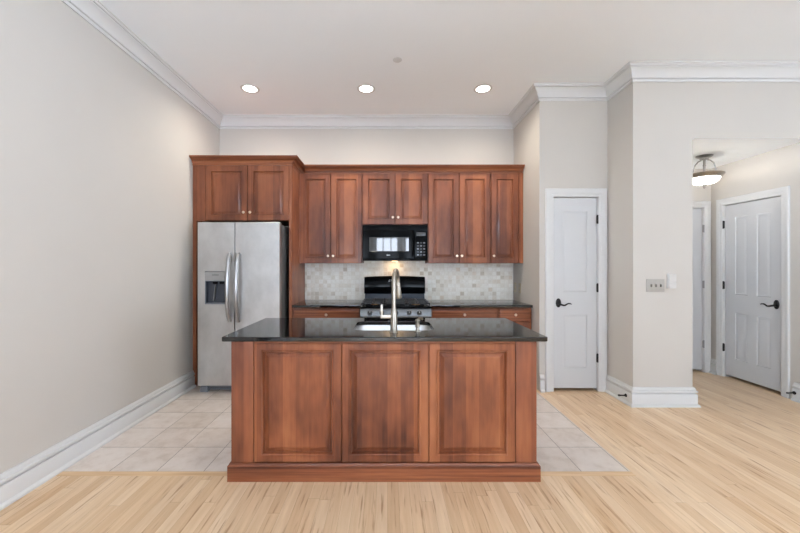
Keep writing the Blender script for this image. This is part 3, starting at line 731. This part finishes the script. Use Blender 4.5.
# burners and grates
for x, y, r_ in ((-0.140, 4.05, 0.050), (-0.140, 4.29, 0.040), (0.090, 4.17, 0.045), (0.320, 4.05, 0.050), (0.320, 4.29, 0.042)):
    b_ = obj('burner', LATHE([(0, 0.917), (r_, 0.917), (r_, 0.926), (r_*0.9, 0.930), (0, 0.930)], T(x, y, 0), 24), M['brass'], st)
    obj('burner_cap', LATHE([(0, 0.930), (r_*0.72, 0.930), (r_*0.72, 0.935), (r_*0.6, 0.938), (0, 0.938)], T(x, y, 0), 24), M['black_matte'], b_)
for a, b in ((gx0+0.010, -0.040), (-0.030, 0.210), (0.220, gx1-0.010)):
    g = bmesh.new(); zt = 0.950; y0_, y1_ = 3.900, 4.430; w_ = 0.012
    for y in (y0_, y1_-w_, (y0_+y1_)/2-w_/2): box(g, a, b, y, y+w_, zt-0.012, zt)
    for x in (a, b-w_): box(g, x, x+w_, y0_, y1_, zt-0.012, zt)
    xm = (a+b)/2
    box(g, xm-w_/2, xm+w_/2, y0_, y1_, zt-0.012, zt+0.002)
    for y in (y0_+0.13, y1_-0.14): box(g, a, b, y, y+w_, zt-0.012, zt+0.002)
    for x in (a, b-w_):
        for y in (y0_, y1_-w_): box(g, x, x+w_, y, y+w_, 0.918, zt-0.011)
    obj('grate', g, M['black_matte'], st)

# ------------------------------------------------------------------ island
IX0, IX1, IY = -0.991, 0.946, 2.255
IYB = 2.955
isl = thing('kitchen_island', 'cherry kitchen island with three raised panels facing the room', 'kitchen island', (0, 2.6, 0))
ZT = 0.885
obj('body', boxes((IX0, IX0+0.02, IY+0.022, IYB, 0.0, ZT), (IX1-0.02, IX1, IY+0.022, IYB, 0.0, ZT), (IX0+0.02, IX1-0.02, IYB-0.02, IYB, 0.0, ZT), (IX0+0.02, IX1-0.02, IY+0.022, IY+0.040, 0.0, ZT),
    (IX0+0.02, IX1-0.02, IY+0.040, IYB-0.02, 0.08, 0.10)), M['cherry'], isl)
ix = [IX0, -0.849, -0.291, 0.262, 0.812, IX1]
obj('corner_post', BX(ix[0], ix[1]-0.002, IY, IY+0.022, 0.0, ZT, bev=0.0015), M['cherry'], isl)
obj('corner_post', BX(ix[4]+0.002, ix[5], IY, IY+0.022, 0.0, ZT, bev=0.0015), M['cherry'], isl)
for i in range(1, 4):
    a, b = ix[i]+0.002, ix[i+1]-0.002
    obj('panel_door', panel_slab([a, a+0.048, b-0.048, b], [0.114, 0.114+0.046, 0.862-0.034, 0.868], IY, 0.020,
        [(0.001, -0.006), (0.006, -0.010), (0.011, -0.008), (0.015, 0.002), (0.016, 0.017), (0.026, 0.017), (0.027, 0.012), (0.046, 0.002), (0.048, 0.0)], bev=0.003), M['cherry_panel'], isl)
obj('top_rail', BX(ix[1]+0.001, ix[4]-0.001, IY+0.003, IY+0.022, 0.869, ZT), M['cherry_h'], isl)
obj('base_moulding', sweep([(0, 0), (0.018, 0), (0.018, 0.098), (0.012, 0.106), (0.009, 0.112), (0, 0.112)], [(IX1, IYB), (IX1, IY), (IX0, IY), (IX0, IYB)], -1), M['cherry_h'], isl)
# counter with sink cut-out
SX0, SX1, SY0, SY1 = -0.235, 0.325, 2.455, 2.845
def island_counter():
    bm = bmesh.new()
    outer = rrect(-0.018, 2.625, 1.023, 0.407, 0.018, 4); inner = rrect((SX0+SX1)/2, (SY0+SY1)/2, (SX1-SX0)/2, (SY1-SY0)/2, 0.07, 8)
    es = []
    for loop in (outer, inner):
        vs = [bm.verts.new((x, y, ZT+0.001)) for x, y in loop]
        es += [bm.edges.new((vs[i], vs[(i+1) % len(vs)])) for i in range(len(vs))]
    bmesh.ops.triangle_fill(bm, edges=es, use_beauty=True, use_dissolve=False)
    ret = bmesh.ops.extrude_face_region(bm, geom=bm.faces[:])
    bmesh.ops.translate(bm, verts=[v for v in ret['geom'] if isinstance(v, bmesh.types.BMVert)], vec=(0, 0, 0.029))
    bmesh.ops.recalc_face_normals(bm, faces=bm.faces)
    ed = [e_ for e_ in bm.edges if len(e_.link_faces) == 2 and abs(e_.link_faces[0].normal.z-e_.link_faces[1].normal.z) > 0.8 and abs(e_.verts[0].co.z-e_.verts[1].co.z) < 1e-5]
    bmesh.ops.bevel(bm, geom=ed, offset=0.005, segments=3, affect='EDGES', profile=0.5)
    return bm
tag(obj('countertop', island_counter(), M['granite'], angle=12), 'polished black granite top of the kitchen island', 'countertop', 'polished black counters')
# sink
def sink():
    s_ = thing('sink', 'undermount stainless sink set in the island counter', 'sink', (0.045, 2.65, ZT))
    bm = bmesh.new(); cx, cy, hx, hy = (SX0+SX1)/2, (SY0+SY1)/2, (SX1-SX0)/2, (SY1-SY0)/2
    lv = [(0.022, ZT-0.002, 0.080), (0.004, ZT-0.002, 0.072), (0.003, ZT-0.004, 0.072), (-0.004, ZT-0.15, 0.066), (-0.012, ZT-0.175, 0.058), (-0.030, ZT-0.186, 0.050), (-0.10, ZT-0.188, 0.03), (-0.16, ZT-0.190, 0.02)]
    R = [[bm.verts.new((x, y, z)) for x, y in rrect(cx, cy, hx+o_, hy+o_, rr, 8)] for o_, z, rr in lv]
    for a, b in zip(R, R[1:]):
        for i in range(len(a)): j = (i+1) % len(a); bm.faces.new((a[i], a[j], b[j], b[i]))
    bm.faces.new(R[-1])
    o = obj('basin', bm, M['sink'], s_)
    md = o.modifiers.new('thickness', 'SOLIDIFY'); md.thickness = 0.0015; md.offset = 1
    obj('drain', LATHE([(0, ZT-0.1885), (0.042, ZT-0.1885), (0.042, ZT-0.186), (0.034, ZT-0.184), (0.030, ZT-0.187), (0, ZT-0.187)], T(cx, cy, 0), 24), M['chrome'], s_)
sink()
# faucet
CT = ZT+0.030
fx, fy = 0.042, 2.385
fa = thing('faucet', 'tall brushed nickel gooseneck faucet on the island counter', 'faucet', (fx, fy, CT))
obj('base', LATHE([(0, CT), (0.030, CT), (0.030, CT+0.006), (0.0235, CT+0.014), (0.0225, CT+0.10), (0.020, CT+0.14), (0.0165, CT+0.16), (0, CT+0.16)], T(fx, fy, 0), 28), M['nickel'], fa)
pts = [(fx, fy, CT+0.15), (fx, fy, CT+0.22), (fx, fy, CT+0.322)]
R_ = 0.088; dirv = Vector((0.036, 0.19, 0)).normalized(); cz = CT+0.322
for i in range(1, 15):
    a = PI*i/14
    pts.append((fx+dirv.x*R_*(1-math.cos(a)), fy+dirv.y*R_*(1-math.cos(a)), cz+R_*1.05*math.sin(a)))
obj('gooseneck', TUBE(pts, 0.0145, 18), M['nickel'], fa)
ex, ey = fx+dirv.x*2*R_, fy+dirv.y*2*R_
obj('spray_head', TUBE([(ex, ey, cz+0.002), (ex+0.001, ey+0.003, cz-0.03), (ex+0.003, ey+0.008, cz-0.10), (ex+0.004, ey+0.010, cz-0.112)], [0.015, 0.018, 0.025, 0.022], 18), M['nickel'], fa)
hd = obj('handle', BX(fx-0.088, fx-0.018, fy-0.011, fy+0.011, CT+0.094, CT+0.116, bev=0.003), M['nickel'], fa)
obj('lever', BX(fx-0.088, fx-0.074, fy-0.009, fy+0.009, CT+0.112, CT+0.185, bev=0.003), M['nickel'], fa)
# soap dispenser
sx, sy = 0.203, 2.400
so = thing('soap_dispenser', 'short brushed nickel soap dispenser right of the faucet', 'soap dispenser', (sx, sy, CT))
obj('body', LATHE([(0, CT), (0.021, CT), (0.021, CT+0.005), (0.013, CT+0.010), (0.012, CT+0.030), (0.018, CT+0.034), (0.018, CT+0.040), (0.014, CT+0.045), (0.0135, CT+0.072), (0.016, CT+0.076), (0.014, CT+0.084), (0, CT+0.085)], T(sx, sy, 0), 24), M['nickel'], so)
obj('nozzle', TUBE([(sx, sy, CT+0.078), (sx+0.020, sy+0.045, CT+0.084), (sx+0.036, sy+0.080, CT+0.080), (sx+0.040, sy+0.088, CT+0.070)], [0.010, 0.0085, 0.0075, 0.007], 12), M['nickel'], so)

# ------------------------------------------------------------------ wall plate, sensor, door stops
sw = thing('switch_plate', 'beige triple toggle switch plate on the wide wall end', 'light switch', (2.60, YH, 1.17))
obj('cover_plate', BX(2.509, 2.683, YH-0.007, YH-0.0002, 1.106, 1.230, bev=0.002), M['plate'], sw)
for x in (2.552, 2.598, 2.644):
    obj('toggle', BX(x-0.005, x+0.005, YH-0.018, YH-0.006, 1.154, 1.180, bev=0.002), M['toggle'], sw)
dm = thing('thermostat', 'small white two-part box mounted right of the switch plate', 'thermostat', (2.75, YH, 1.21))
obj('holder', BX(2.708, 2.784, YH-0.020, YH-0.0002, 1.140, 1.278, bev=0.003), M['white_plastic'], dm)
obj('cover', BX(2.712, 2.782, YH-0.028, YH-0.0195, 1.200, 1.275, bev=0.003), M['white_plastic'], dm)
obj('cover', BX(2.712, 2.782, YH-0.028, YH-0.0195, 1.143, 1.196, bev=0.003), M['white_plastic'], dm)
def doorstop(x, y, z, label):
    t_ = thing('door_stop', label, 'door stop', (x, y, z), 'black door stops on the baseboards')
    Ry = T(x, y, z) @ Matrix.Rotation(-PI/2, 4, 'Y')
    obj('flange', LATHE([(0, 0), (0.017, 0), (0.017, 0.004), (0.012, 0.009), (0, 0.009)], Ry, 18), M['bronze'], t_)
    obj('stem', LATHE([(0, 0.008), (0.0065, 0.008), (0.0065, 0.062), (0, 0.062)], Ry, 12), M['bronze'], t_)
    obj('bumper', LATHE([(0, 0.060), (0.009, 0.060), (0.010, 0.066), (0.009, 0.076), (0, 0.078)], Ry, 14), M['black_matte'], t_)
doorstop(XC-0.0285, 3.510, 0.080, 'black door stop low on the baseboard of the wide wall end')
doorstop(XHR-0.0285, 3.575, 0.080, 'black door stop on the baseboard right of the four-panel door')

# ------------------------------------------------------------------ ceiling fixtures
def downlight(x, y, label, first=None):
    if first: return dup(first, (x, y, ZC), label)
    t_ = thing('recessed_light', label, 'ceiling light', (x, y, ZC), 'recessed lights in the kitchen ceiling')
    obj('trim_ring', LATHE([(0.072, -0.003), (0.092, -0.006), (0.098, -0.003), (0.099, -0.0005), (0.072, -0.0005)], T(x, y, ZC), 36), M['trim'], t_)
    obj('lens', LATHE([(0, -0.0045), (0.060, -0.0045), (0.072, -0.003), (0.072, -0.0008), (0, -0.0008)], T(x, y, ZC), 36), M['lamp_lens'], t_)
    return t_
d0 = downlight(-1.495, 3.866, 'leftmost of the three round recessed ceiling lights, above the fridge')
d1 = downlight(-0.232, 3.866, 'middle one of the three round recessed ceiling lights, above the stove', d0)
d2 = downlight(1.038, 3.866, 'rightmost of the three round recessed ceiling lights, nearest the closet wall', d0)
for d_ in (d0, d1, d2):
    l = bpy.data.lights.new('lamp_light', 'SPOT'); l.energy = 66; l.spot_size = math.radians(168); l.spot_blend = 1.0; l.shadow_soft_size = 0.06; l.color = (1, 0.93, 0.82)
    o = bpy.data.objects.new('lamp_light', l); C.objects.link(o); o.parent = d_; o.location = (0, 0, -0.02)
tag(obj('sprinkler_cover', LATHE([(0, -0.006), (0.040, -0.006), (0.043, -0.003), (0.043, -0.0005), (0, -0.0005)], T(0.092, 3.32, ZC), 28), M['grey_white']),
    'small flat round sprinkler cover on the ceiling', 'sprinkler cover')
# hall bowl lamp
hx, hy = 3.555, 3.99
hl = thing('ceiling_lamp', 'lit white bowl lamp on nickel arms under the hall ceiling', 'ceiling lamp', (hx, hy, ZH))
TH = T(hx, hy, 0)
obj('canopy', LATHE([(0, ZH-0.001), (0.078, ZH-0.001), (0.078, ZH-0.008), (0.066, ZH-0.018), (0.045, ZH-0.026), (0.040, ZH-0.040), (0.018, ZH-0.048), (0, ZH-0.048)], TH, 32), M['chrome'], hl)
obj('stem', LATHE([(0, ZH-0.046), (0.011, ZH-0.046), (0.011, ZH-0.10), (0.016, ZH-0.11), (0.011, ZH-0.12), (0.011, ZH-0.21), (0, ZH-0.21)], TH, 16), M['chrome'], hl)
for k_ in range(3):
    a = math.radians(-12+120*k_); ca, sa = math.cos(a), math.sin(a)
    P_ = [(0.030, ZH-0.045), (0.060, ZH-0.052), (0.090, ZH-0.082), (0.104, ZH-0.125), (0.112, ZH-0.165), (0.114, ZH-0.208)]
    ab = bmesh.new(); tube(ab, [(hx+ca*r_, hy+sa*r_, z) for r_, z in P_], 0.0065, 10)
    lathe(ab, [(0, ZH-0.150), (0.012, ZH-0.150), (0.012, ZH-0.160), (0, ZH-0.160)], T(hx+ca*0.111, hy+sa*0.111, 0), 12)
    obj('arm', ab, M['chrome'], hl)
zr = ZH-0.212
obj('rim', LATHE([(0.125, zr), (0.168, zr+0.004), (0.173, zr-0.002), (0.147, zr-0.040), (0.135, zr-0.044), (0.130, zr-0.039), (0.146, zr-0.004), (0.125, zr-0.003), (0.125, zr)], TH, 48), M['nickel'], hl)
obj('glass_bowl', LATHE([(0.138, zr-0.036), (0.134, zr-0.056), (0.116, zr-0.082), (0.084, zr-0.102), (0.044, zr-0.112), (0.0, zr-0.116), (0.0, zr-0.112), (0.044, zr-0.108), (0.081, zr-0.098), (0.112, zr-0.078), (0.129, zr-0.054), (0.133, zr-0.036), (0.138, zr-0.036)], TH, 40), M['bowl'], hl)
obj('finial', LATHE([(0, zr-0.112), (0.024, zr-0.114), (0.022, zr-0.124), (0.010, zr-0.130), (0.011, zr-0.144), (0.007, zr-0.156), (0, zr-0.160)], TH, 18), M['nickel'], hl)
l = bpy.data.lights.new('bulb_light', 'POINT'); l.energy = 45; l.color = (1, 0.94, 0.86); l.shadow_soft_size = 0.10
o = bpy.data.objects.new('bulb_light', l); C.objects.link(o); o.parent = hl; o.location = (0, 0, -0.26)
